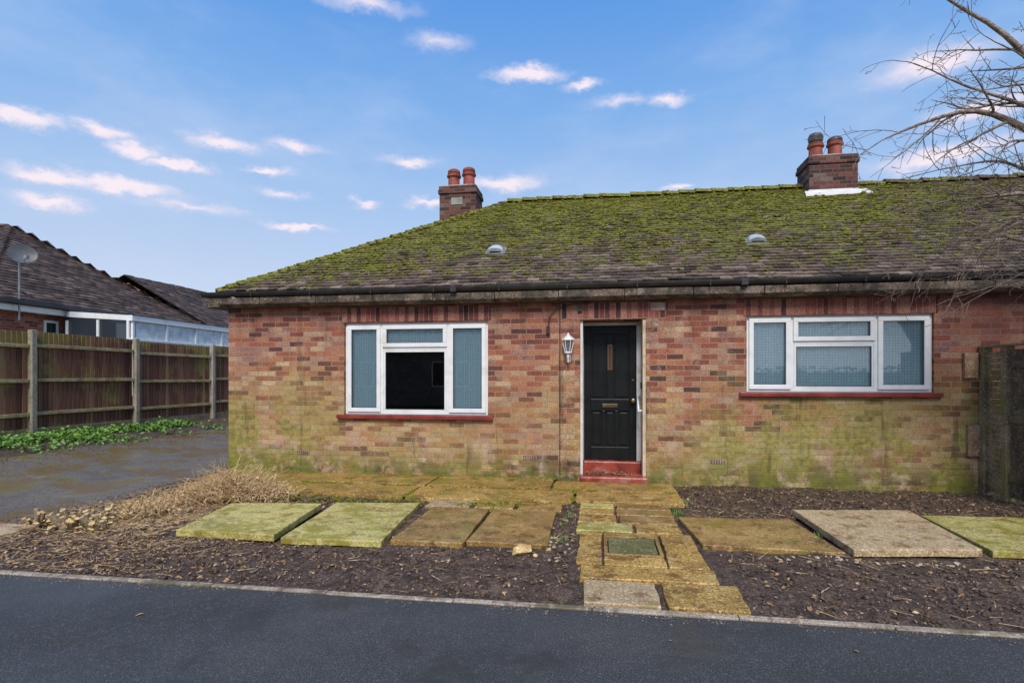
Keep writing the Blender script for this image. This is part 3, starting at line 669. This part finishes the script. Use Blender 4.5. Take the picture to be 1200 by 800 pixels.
for vx,vy in((-1.68,1.12),(2.40,1.17)):
    mb=MB(); c=roofp(vx,vy)+Nn*.035; n=12; vs=[];fs=[]; m_=8
    for j in range(m_+1):
        q=j/m_; v=-.12+.26*q; w=.13*(1-.35*q**2); h=.09*math.sin(math.pi*min(1,.28+.72*q))**.6 if q<1 else .0
        for i in range(n+1):
            t=math.pi*i/n; vs.append(c+Vector((-w*math.cos(t),0,0))+Vv*v+Nn*(h*math.sin(t)**.8+.002))
    for j in range(m_):
        for i in range(n): fs.append((j*(n+1)+i,j*(n+1)+i+1,(j+1)*(n+1)+i+1,(j+1)*(n+1)+i))
    mb.add(vs,fs,0); mb.add(list(vs[:n+1]),[tuple(range(n+1))[::-1]],0)
    mb.add([p+Vector((0,-.003,0)) for p in (c+Vector((-.09,0,0))+Vv*-.122,c+Vector((.09,0,0))+Vv*-.122,c+Vector((.09,0,0))+Vv*-.122+Nn*.022,c+Vector((-.09,0,0))+Vv*-.122+Nn*.022)],[(0,1,2,3)],1)
    q=[c+Vector((sx*.16,0,0))+Vv*sv-Nn*.005 for sx,sv in((-1,-.17),(1,-.17),(1,.16),(-1,.16))]
    mb.add(q+[p-Nn*.03 for p in q],[(0,1,2,3),(1,0,4,5),(3,0,4,7),(1,2,6,5)],2)
    mb.obj('roof_vent',[M_vent,M_blackm,M_lead],house,smooth=False)
M_dk=plain('cowl_dark',(.07,.065,.065),.5,.3,var=.4,dirt=(.2,.18,.16))
def chimney(nm,cx,cy,w,d,z0,z1,pots,flash=False,parent=house):
    e=empty(nm); e.parent=parent
    mb=MB(); mb.box(cx-w/2,cx+w/2,cy-d/2,cy+d/2,z0,z1-.16); mb.box(cx-w/2-.025,cx+w/2+.025,cy-d/2-.025,cy+d/2+.025,z1-.16,z1-.08); mb.box(cx-w/2-.01,cx+w/2+.01,cy-d/2-.01,cy+d/2+.01,z1-.08,z1)
    mb.obj('stack',M_chim,e,bevel=.006)
    mb=MB(); a,b,c_,d_=cx-w/2,cx+w/2,cy-d/2,cy+d/2
    mb.add([(a,c_,z1),(b,c_,z1),(b,d_,z1),(a,d_,z1),(a+.12,c_+.12,z1+.06),(b-.12,c_+.12,z1+.06),(b-.12,d_-.12,z1+.06),(a+.12,d_-.12,z1+.06)],[(0,1,5,4),(1,2,6,5),(2,3,7,6),(3,0,4,7),(4,5,6,7)])
    mb.obj('flaunching',M_mortar,e)
    mb=MB();cm=MB()
    for px,h,cowl in pots:
        mb.lathe([(.13,.0),(.125,h*.15),(.12,h*.75),(.15,h*.78),(.155,h*.86),(.13,h*.9),(.14,h),(.10,h),(.09,h*.6)],(cx+px,cy,z1+.03),18)
        if cowl: cm.lathe([(.10,h-.02),(.11,h+.02),(.13,h+.05),(.14,h+.13),(.11,h+.19),(.04,h+.22)],(cx+px,cy,z1+.03),16)
        else: cm.lathe([(.12,h),(.135,h+.02),(.13,h+.06),(.09,h+.09),(.03,h+.10)],(cx+px,cy,z1+.03),16)
    mb.obj('pots',M_clay,e); cm.obj('cowls',M_dk if any(p[2] for p in pots) else M_clay,e)
    if flash:
        mb=MB(); yb=cy-d/2
        xa,xb,ya,yb2=cx-w/2-.08,cx+w/2+.14,yb-.16,yb-.002
        za=EZ+(ya-EY0)*TP+.055; zb=EZ+(yb2-EY0)*TP+.075
        mb.add([(xa-.03,ya,za),(xb+.05,ya,za),(xb,yb2,zb),(xa,yb2,zb),(xa-.03,ya,za-.03),(xb+.05,ya,za-.03),(xb,yb2,zb-.03),(xa,yb2,zb-.03)],[(0,1,2,3),(4,5,1,0),(5,6,2,1),(7,4,0,3)])
        mb.box(cx-w/2-.012,cx+w/2+.012,yb-.012,yb-.001,EZ+(yb-EY0)*TP+.03,EZ+(yb-EY0)*TP+.09)
        mb.obj('flashing',M_wpaint,e,bevel=.004)
chimney('chimney',-2.93,3.75,.78,.66,4.2,5.50,[(-.16,.33,False),(.17,.35,False)])
mb=MB(); mb.box(-3.06,-2.82,3.405,3.419,5.10,5.25); mb.obj('chimney_patch',M_mortar,house)
chimney('chimney',4.38,3.74,.86,.66,4.7,5.70,[(-.20,.31,True),(.15,.33,False)],True)
# ---------------------------------------------------------------- side fence right
M_fenm=ground_mat('mossy_fence',(.12,.08,.045),(.22,.16,.09),(.32,.25,.15),scale=3.5,fine=60,fa=.5,rough=(.7,1),moss=(.20,.19,.05),mth=(.48,.62),mscale=4)
sf=empty('side_fence')
mb=MB()
mb.box(4.80,4.90,-.11,-.012,0,1.86); z=.06
while z<1.76:
    mb.box(4.835+U(-.004,.004),4.865,-.40,-.112,z,z+.064)
    z+=.073
mb.box(4.80,4.90,-.50,-.402,0,1.86); mb.box(4.79,4.91,-.5,-.0121,1.861,1.89); mb.box(4.79,4.91,-1.75,-.502,1.861,1.89)
mb.obj('slatted_panel',M_fenm,sf,bevel=.005)
M_gate=ground_mat('dark_gate_wood',(.06,.04,.028),(.11,.08,.05),(.17,.13,.08),scale=4,fine=60,fa=.5,moss=(.14,.14,.04))
mb=MB(); y=-.51
while y>-1.62:
    mb.box(4.845,4.865,y-.095,y,.06,1.82); y-=.099
for z in(.25,.95,1.6): mb.box(4.82,4.844,-1.6,-.51,z,z+.09)
mb.box(4.80,4.90,-1.74,-1.64,0,1.86)
mb.obj('gate',M_gate,sf,bevel=.004)
# ---------------------------------------------------------------- left fence
m,nt,b,tc=newmat('fence_boards')
ti=nt.n('ShaderNodeAttribute',attribute_name='tint').outputs['Fac']
st=nt.noise(nt.n('ShaderNodeVectorMath',{0:tc,1:(12,12,1.0)},operation='MULTIPLY').outputs[0],2,5,.7)
col=nt.ramp(nt.math('ADD',nt.math('MULTIPLY',ti,.5),nt.math('MULTIPLY',st,.5)),[(.22,(.06,.024,.016)),(.42,(.14,.055,.032)),(.6,(.24,.10,.052)),(.78,(.36,.19,.095))])
z=nt.n('ShaderNodeSeparateXYZ',{0:tc}).outputs[2]
mk=nt.math('ADD',nt.noise(tc,1.2,5,.7),nt.maprange(z,2.0,2.4,0,.12))
col=nt.mix(nt.math('MULTIPLY',nt.maprange(mk,.50,.66),.75),col,(.27,.22,.05,1))
setb(nt,b,col=col,rough=.85,nrm=nt.bump(st,.5,.01)); M_fence=m
M_rail=ground_mat('fence_rail',(.20,.14,.06),(.34,.27,.13),(.44,.37,.20),scale=4,fine=50,fa=.35,moss=(.30,.28,.08),mth=(.5,.65))
fn=empty('wooden_fence')
bd=MB();rl=MB();ps=MB();gb=MB()
FX=-11.02
posts=[-8.6,-6.1,-3.6,-1.1,1.42,3.92,6.62,9.1,11.6,14.1]
for i,py in enumerate(posts):
    zb=hgt(FX,py); ps.box(FX-.01,FX+.10,py-.055,py+.055,zb-.1,zb+2.12)
    if i==len(posts)-1: break
    ny=posts[i+1]; za=hgt(FX,(py+ny)/2)-.0; dz=U(-.03,.03)
    for k,zz in enumerate((.46,1.12,1.80)):
        rl.box(FX+.0,FX+.055,py+.057,ny-.057,za+zz+dz-.035,za+zz+dz+.035)
    gb.box(FX-.03,FX+.005,py+.057,ny-.057,za-.05,za+.17)
    y=py+.06
    while y<ny-.07:
        w=min(.105,ny-.06-y); t=min(1,max(0,random.gauss(.5,.26)))
        bd.add([(FX-.005,y,za+.18),(FX-.02,y+w+.012,za+.18),(FX-.02,y+w+.012,za+2.08+dz+U(-.012,.012)),(FX-.005,y,za+2.08+dz),
                (FX-.03,y,za+.18),(FX-.03,y+w,za+.18),(FX-.03,y+w,za+2.08+dz),(FX-.03,y,za+2.08+dz)],[(0,1,2,3),(1,5,6,2),(0,3,7,4),(3,2,6,7),(4,7,6,5)],0,tint=t)
        y+=w
bd.obj('boards',M_fence,fn); rl.obj('rails',M_rail,fn,bevel=.008); gb.obj('gravel_boards',M_fenm,fn,bevel=.006); ps.obj('posts',M_cpost,fn,bevel=.012)
# ---------------------------------------------------------------- neighbours
m,nt,b,tc=newmat('dark_glass'); setb(nt,b,col=(.03,.04,.05,1),rough=.05,spec=.8); M_gd=m
def swin(par,plane,c,a0,a1,z0,z1,n=2):
    f=MB();g=MB()
    def bx(m,a,b,c0,d0,e,f0):
        if plane=='x': m.box(c+e,c+f0,a,b,c0,d0)
        else: m.box(a,b,c+e,c+f0,c0,d0)
    t=.06
    bx(f,a0,a1,z0,z0+t,-.02,.03);bx(f,a0,a1,z1-t,z1,-.02,.03)
    for i in range(n+1):
        p=a0+(a1-a0-t)*i/n; bx(f,p,p+t,z0+t,z1-t,-.02,.03)
    bx(g,a0+t,a1-t,z0+t,z1-t,.0021,.01)
    f.obj('window_frame',M_white,par,bevel=.004); g.obj('window_glass',M_gd,par)
nb=empty('neighbour_bungalow')
hiproof(-27,-14.2,2.96,10.3,3.41,.736,.16,.26,nb,M_ntile,None,False,faces='frb')
mb=MB(); mb.box(-26.7,-14.5,3.26,10.0,.3,3.38); mb.obj('walls',M_nbrick,nb)
mb=MB(); mb.box(-14.22,-14.10,2.9,10.36,3.30,3.42); mb.box(-27,-14.22,2.86,2.98,3.30,3.42); mb.obj('gutter',M_blackm,nb,bevel=.02)
mb=MB(); mb.box(-14.47,-14.24,2.98,10.3,3.14,3.29); mb.obj('fascia',M_white,nb)
swin(nb,'x',-14.5,4.75,5.15,1.9,3.0,1)
lt=empty('lean_to_conservatory')
M_poly=plain('polycarbonate',(.62,.68,.70),.35,var=.2,dirt=(.42,.45,.42))
mb=MB(); mb.box(-14.22,-12.2,5.2,5.28,1.0,2.55); mb.box(-12.28,-12.2,5.28,12.6,.6,2.5); mb.obj('lower_wall',M_wpaint,lt)
mb=MB(); mb.box(-12.29,-12.17,5.1,12.7,2.98,3.13); y=5.15
while y<12.7: mb.box(-12.27,-12.2,y,y+.07,2.5,2.98); y+=1.18
mb.box(-12.30,-12.18,5.1,12.7,2.46,2.52); 
mb.add([(-12.2,5.12,3.135),(-12.2,5.12,2.99),(-14.2,5.12,3.12),(-14.2,5.12,3.27)],[(0,1,2,3)]); mb.obj('frame',M_white,lt,bevel=.006)
mb=MB(); mb.add([(-12.15,5.1,3.14),(-12.15,12.7,3.14),(-14.25,12.7,3.30),(-14.25,5.1,3.30)],[(0,1,2,3)]); mb.add([(-12.24,5.28,2.5),(-12.24,12.6,2.5),(-12.24,12.6,3.0),(-12.24,5.28,3.0)],[(0,1,2,3)]); mb.obj('panels',M_poly,lt)
mb=MB(); mb.add([(-14.3,5.14,2.5),(-12.3,5.14,2.5),(-12.3,5.14,3.0),(-14.3,5.14,3.1)],[(0,1,2,3)]); mb.obj('end_glazing',M_gd,lt)
mb=MB(); 
for x in(-14.2,-13.25,-12.34): mb.box(x,x+.07,5.09,5.135,2.5,3.02)
mb.obj('end_bars',M_white,lt,bevel=.004)
fb=empty('far_bungalow')
mb=MB(); ax=math.atan(.56);c,s=math.cos(ax),math.sin(ax)
tiles(mb,(-14.3,11.0,3.35),(0,1,0),(-c,0,s),3.7/c,lambda v:0,lambda v:9.0,.2,.3); 
mb.add([(-14.3,11,3.33),(-14.3,20,3.33),(-18,20,5.40),(-18,11,5.40),(-21.7,20,3.33),(-21.7,11,3.33)],[(0,1,2,3),(3,2,4,5)],0,tint=.4)
tiles(mb,(-21.7,20,3.35),(0,-1,0),(c,0,s),3.7/c,lambda v:0,lambda v:9.0,.4,.5)
mb.obj('roof',M_ntile,fb)
mb=MB(); mb.add([(-14.6,11.2,.3),(-14.6,19.8,.3),(-14.6,19.8,3.2),(-14.6,11.2,3.2),(-21.4,11.2,.3),(-21.4,19.8,.3),(-21.4,19.8,3.2),(-21.4,11.2,3.2),(-18,11.2,5.15),(-18,19.8,5.15)],[(0,1,2,3),(5,4,7,6),(4,0,3,8,7),(1,5,6,9,2)]); mb.obj('walls',M_nbrick,fb)
chimney('chimney',-15.6,18.6,.6,.6,3.6,4.9,[(0,.22,False)],False,fb)
sd=empty('satellite_dish')
mb=MB(); mb.stick((-14.15,3.83,2.9),(-14.15,3.83,4.40),.022,.022,0,10); mb.stick((-14.15,3.83,4.36),(-13.98,3.77,4.48),.018,.018,0,8)
mb.stick((-13.98,3.77,4.31),(-13.68,3.60,4.38),.008,.008,0,6); mb.box(-13.71,-13.63,3.56,3.64,4.35,4.43); mb.obj('mast',M_lead,sd)
mb=MB(); n=20; vs=[]; dn=Vector((.80,-.55,.25)).normalized(); e1=dn.cross(Vector((0,0,1))).normalized(); e2=e1.cross(dn); C=Vector((-13.98,3.76,4.50))
for j in range(6):
    r=.29*j/5
    for i in range(n):
        t=2*math.pi*i/n; vs.append(C+e1*(r*math.cos(t))+e2*(r*.85*math.sin(t))+dn*(r*r*.7))
mb.add(vs,[(j*n+i,j*n+(i+1)%n,(j+1)*n+(i+1)%n,(j+1)*n+i) for j in range(5) for i in range(n)]); mb.obj('reflector',plain('dish_grey',(.10,.105,.11),.5),sd,smooth=True)
# ---------------------------------------------------------------- opposite side
op=empty('opposite_bungalow')
hiproof(-16,5,-27,-19.5,2.8,.6,.3,.4,op,M_ntile,None,False,faces='frbl')
mb=MB(); mb.box(-15.7,4.7,-26.7,-19.8,0,2.8); mb.obj('walls',M_obrick,op)
for a in(-13,-8.5,-3.5,1.2): swin(op,'y',-19.8,a,a+2.0,1.0,2.3,3)
mb=MB(); mb.box(-5.6,-4.7,-19.82,-19.75,0,2.1); mb.obj('door',M_black,op)
M_hedge=veg('hedge_leaf',(.012,.03,.008),(.03,.06,.015),(.06,.10,.03))
mb=MB()
for i in range(6000):
    x=U(5.5,26);y=U(-17.2,-16.1);z=U(0.05,1.9+.15*noise.noise(Vector((x,0,0))))
    if R()<.5: y=-16.1+random.gauss(0,.06)
    mb.leaf((x,y,z),U(.05,.11),0,3)
mb.box(5.6,25.9,-17,-16.3,.05,1.7); mb.obj('hedge',M_hedge)
# ---------------------------------------------------------------- tree
M_tbark=ground_mat('tree_bark',(.12,.08,.06),(.20,.145,.105),(.28,.215,.16),scale=8,fine=60,fa=.5,moss=(.20,.19,.07),mth=(.55,.7),mscale=4)
mb=MB(); random.seed(21)
def seg(pts,rs,n):
    vs=[];prev=None
    for i,p in enumerate(pts):
        d=(pts[min(i+1,len(pts)-1)]-pts[max(i-1,0)]).normalized()
        a=d.cross(Vector((0,0,1))) if prev is None else prev-d*prev.dot(d)
        if a.length<.05:a=d.cross(Vector((1,0,0)))
        a.normalize();prev=a;b=d.cross(a)
        for k in range(n):
            t=2*math.pi*k/n; vs.append(p+a*(rs[i]*math.cos(t))+b*(rs[i]*math.sin(t)))
    fs=[(i*n+k,i*n+(k+1)%n,(i+1)*n+(k+1)%n,(i+1)*n+k) for i in range(len(pts)-1) for k in range(n)]
    mb.add(vs,fs)
def twig(p,d,L,r,lv):
    n=max(4,int(L/.07)); pts=[p];rs=[r];d=d.normalized()
    bend=Vector((U(-1,1),U(-1,1),U(-.7,.5)))*.10
    for i in range(n):
        d=(d+bend+Vector((U(-1,1),U(-1,1),U(-1,1)))*.13).normalized()
        p=p+d*(L/n); pts.append(p); rs.append(max(.0022,r*(1-.8*(i+1)/n)))
        if lv>0 and i>0 and R()<(.55 if lv>1 else .45):
            s=Vector((U(-1,1),U(-1,1),U(-.8,1))); s=(s-d*s.dot(d)).normalized()
            twig(p,d*.75+s*.8,L*(1-i/n*.55)*U(.35,.65),rs[-1]*.7,lv-1)
        elif lv==0 and R()<.5:
            s=Vector((U(-1,1),U(-1,1),U(-1,1))).normalized(); mb.stick(p,p+s*U(.012,.03),.003,.002,0,3)
    seg(pts,rs,5 if r<.012 else 8)
base=Vector((5.25,-1.9,-.05)); fork=Vector((5.15,-1.92,1.9))
seg([base,base+Vector((0,0,.15)),base+Vector((-.05,.02,.9)),fork,fork+Vector((-.02,0,.2))],[.19,.14,.115,.11,.07],12)
limbs=[((4.5,-2.0,4.4),(2.95,-2.2,5.3),.055),((4.3,-1.9,4.9),(2.62,-2.0,3.75),.05),((4.5,-2.1,3.5),(3.2,-2.1,3.15),.04),((4.8,-1.5,3.3),(3.75,-1.45,2.75),.032),
       ((5.0,-2.0,4.6),(4.0,-2.1,6.0),.055),((4.7,-2.4,4.0),(3.5,-2.5,4.4),.04),((5.8,-2.2,4.0),(6.9,-2.5,4.9),.06),((5.4,-1.2,4.0),(5.9,-.3,5.2),.05),((5.6,-2.7,3.8),(5.6,-3.9,4.8),.045),((4.6,-1.7,3.9),(3.5,-1.6,3.6),.035),((4.8,-1.7,3.0),(4.0,-1.6,2.45),.025),
       ((4.6,-2.0,4.0),(3.1,-1.9,4.6),.04),((4.7,-1.8,3.4),(3.6,-1.8,2.95),.03),((4.7,-1.6,3.6),(3.9,-1.3,3.3),.03)]
for c1,e,r in limbs:
    P0=fork+Vector((0,0,U(0,.12)));P1=Vector(c1);P2=Vector(e);n=18;pts=[];rs=[]
    for i in range(n+1):
        t=i/n; p=P0*(1-t)**2+P1*2*t*(1-t)+P2*t*t+Vector((noise.noise(Vector((t*4,r*99,0))),noise.noise(Vector((t*4,r*99,7))),noise.noise(Vector((t*4,r*99,13)))))*.14*t
        pts.append(p); rs.append(max(.006,r*1.1*(1-t)**.75))
        if i>4 and R()<.85:
            d=(pts[-1]-pts[-2]).normalized(); s=Vector((U(-1,1),U(-1,1),U(-.8,1))); s=(s-d*s.dot(d)).normalized()
            twig(p,d*.7+s*.8,U(.45,1.0),max(.0045,rs[-1]*.5),2)
    seg(pts,rs,8); twig(pts[-1],pts[-1]-pts[-2],.6,.005,2)
mb.obj('bare_tree',M_tbark,smooth=True)
# ---------------------------------------------------------------- world
SUN_EL,SUN_AZ=46,172
w=bpy.data.worlds.new('World'); sc.world=w; w.use_nodes=True; nt=NT(w.node_tree); w.node_tree.nodes.clear()
sky=nt.n('ShaderNodeTexSky',sky_type='NISHITA',sun_disc=False,sun_elevation=math.radians(SUN_EL),sun_rotation=math.radians(SUN_AZ),air_density=1.0,dust_density=.6,ozone_density=2.0).outputs[0]
g=nt.n('ShaderNodeTexCoord').outputs['Generated']; sp=nt.n('ShaderNodeSeparateXYZ',{0:g}); x,y,z=sp.outputs
az=nt.math('MULTIPLY',nt.math('ARCTAN2',x,y),57.2958); el=nt.math('MULTIPLY',nt.math('ARCSINE',z),57.2958)
k=1/.13
def K(*c): return tuple(q*k for q in c)
grad=nt.ramp(nt.math('DIVIDE',el,60,clamp=True),[(0,K(.68,.74,.88)),(.14,K(.58,.68,.89)),(.28,K(.40,.59,.90)),(.42,K(.22,.46,.88)),(.56,K(.12,.35,.84)),(1,K(.09,.30,.78))])
nz=nt.noise(nt.n('ShaderNodeVectorMath',{0:g,1:(1,1,2.5)},operation='MULTIPLY').outputs[0],2.5,5,.6)
base=nt.mix(.88,sky,grad)
base=nt.mix(nt.maprange(nz,.44,.74,0,.3),base,c4(K(.66,.74,.92)))
wn=nt.n('ShaderNodeTexNoise',{'Vector':nt.n('ShaderNodeVectorMath',{0:g,1:(1,1,1.8)},operation='MULTIPLY').outputs[0],'Scale':20.0,'Detail':5.0,'Roughness':.66}).outputs[1]
P=nt.n('ShaderNodeCombineXYZ',{0:az,1:el,2:0.0}).outputs[0]
P=nt.n('ShaderNodeVectorMath',{0:nt.n('ShaderNodeVectorMath',{0:wn,1:(-.5,-.5,0)},operation='ADD').outputs[0],1:(4.2,2.3,0),2:P},operation='MULTIPLY_ADD').outputs[0]
CL=[(-41.1,19.2,2.8,.7,.85),(-36,19.5,2.6,.55,.75),(-33.8,18.6,2.2,.65,.85),(-30.9,18.0,2.8,.55,.9),(-27.1,20.3,2.8,.7,.8),(-23.5,18.7,2.2,.4,.9),(-21.1,20.9,2.6,.5,.6),
(-39.3,15.4,3.2,.7,.9),(-35,15.6,5.0,.65,.8),(-39.3,13.6,2.4,.6,.8),(-21.9,16.8,2.2,.35,.5),(-21.1,14,3.3,.4,.8),(-14.8,16.7,1.3,.4,.7),(-10.3,20.8,2.7,.5,.7),(-8.6,17.1,2.4,.5,.75),
(-.9,18.9,4.4,.7,.75),(1.5,28.3,4.0,.75,.95),(7.2,27.1,2.2,.45,.75),(-7.6,30.6,2.4,.6,.4),(15.4,25.4,2.2,.45,.6),(10.7,25.7,2.4,.4,.4),(36.9,24,4.4,1.1,.7),(39.8,20,3.4,.9,.7),(37.2,17.4,5,.9,.85),(16.3,17.7,1.6,.35,.8),(-14.4,32.7,4.2,.6,.5),(-29.5,14.8,4,.4,.45),
(60,22,8,1.6,.8),(-60,20,7,1.3,.8),(180,26,16,2.4,.8),(140,15,14,2,.8),(-140,16,14,2,.8)]
tot=None
for a,e,ww,hh,I in CL:
    a-=8.8
    q=nt.n('ShaderNodeVectorMath',{0:P,1:(1/ww,1/hh,0),2:(-a/ww,-e/hh,0)},operation='MULTIPLY_ADD').outputs[0]
    L=nt.n('ShaderNodeVectorMath',{0:q},operation='LENGTH').outputs[1]
    v=nt.math('MULTIPLY_ADD',L,-I,I)
    tot=v if tot is None else nt.math('MAXIMUM',tot,v)
mk=nt.maprange(tot,-.35,.65,0,.95)
cc=nt.mix(nt.maprange(tot,0,.6),c4(K(.74,.73,.90)),c4(K(.97,.86,.93)))
fin=nt.mix(mk,base,cc)
bg=nt.n('ShaderNodeBackground',{0:fin,1:.13}); nt.n('ShaderNodeOutputWorld',{0:bg.outputs[0]})
sl=bpy.data.lights.new('sun','SUN'); sl.energy=3.5; sl.angle=math.radians(20); sl.color=(1,.93,.83)
so=bpy.data.objects.new('sun',sl); sc.collection.objects.link(so)
a=math.radians(SUN_AZ);e=math.radians(SUN_EL); dv=Vector((math.sin(a)*math.cos(e),math.cos(a)*math.cos(e),math.sin(e)))
so.rotation_euler=dv.to_track_quat('Z','Y').to_euler(); so.location=dv*30
cd=bpy.data.cameras.new('camera'); cam=bpy.data.objects.new('camera',cd); sc.collection.objects.link(cam)
cam.location=(0,-8.05,1.49); cam.rotation_euler=(math.radians(90),0,math.radians(8.8)); cd.lens=19.8; cd.sensor_width=36; cd.shift_y=.035; cd.clip_start=.05; cd.clip_end=2000
sc.camera=cam
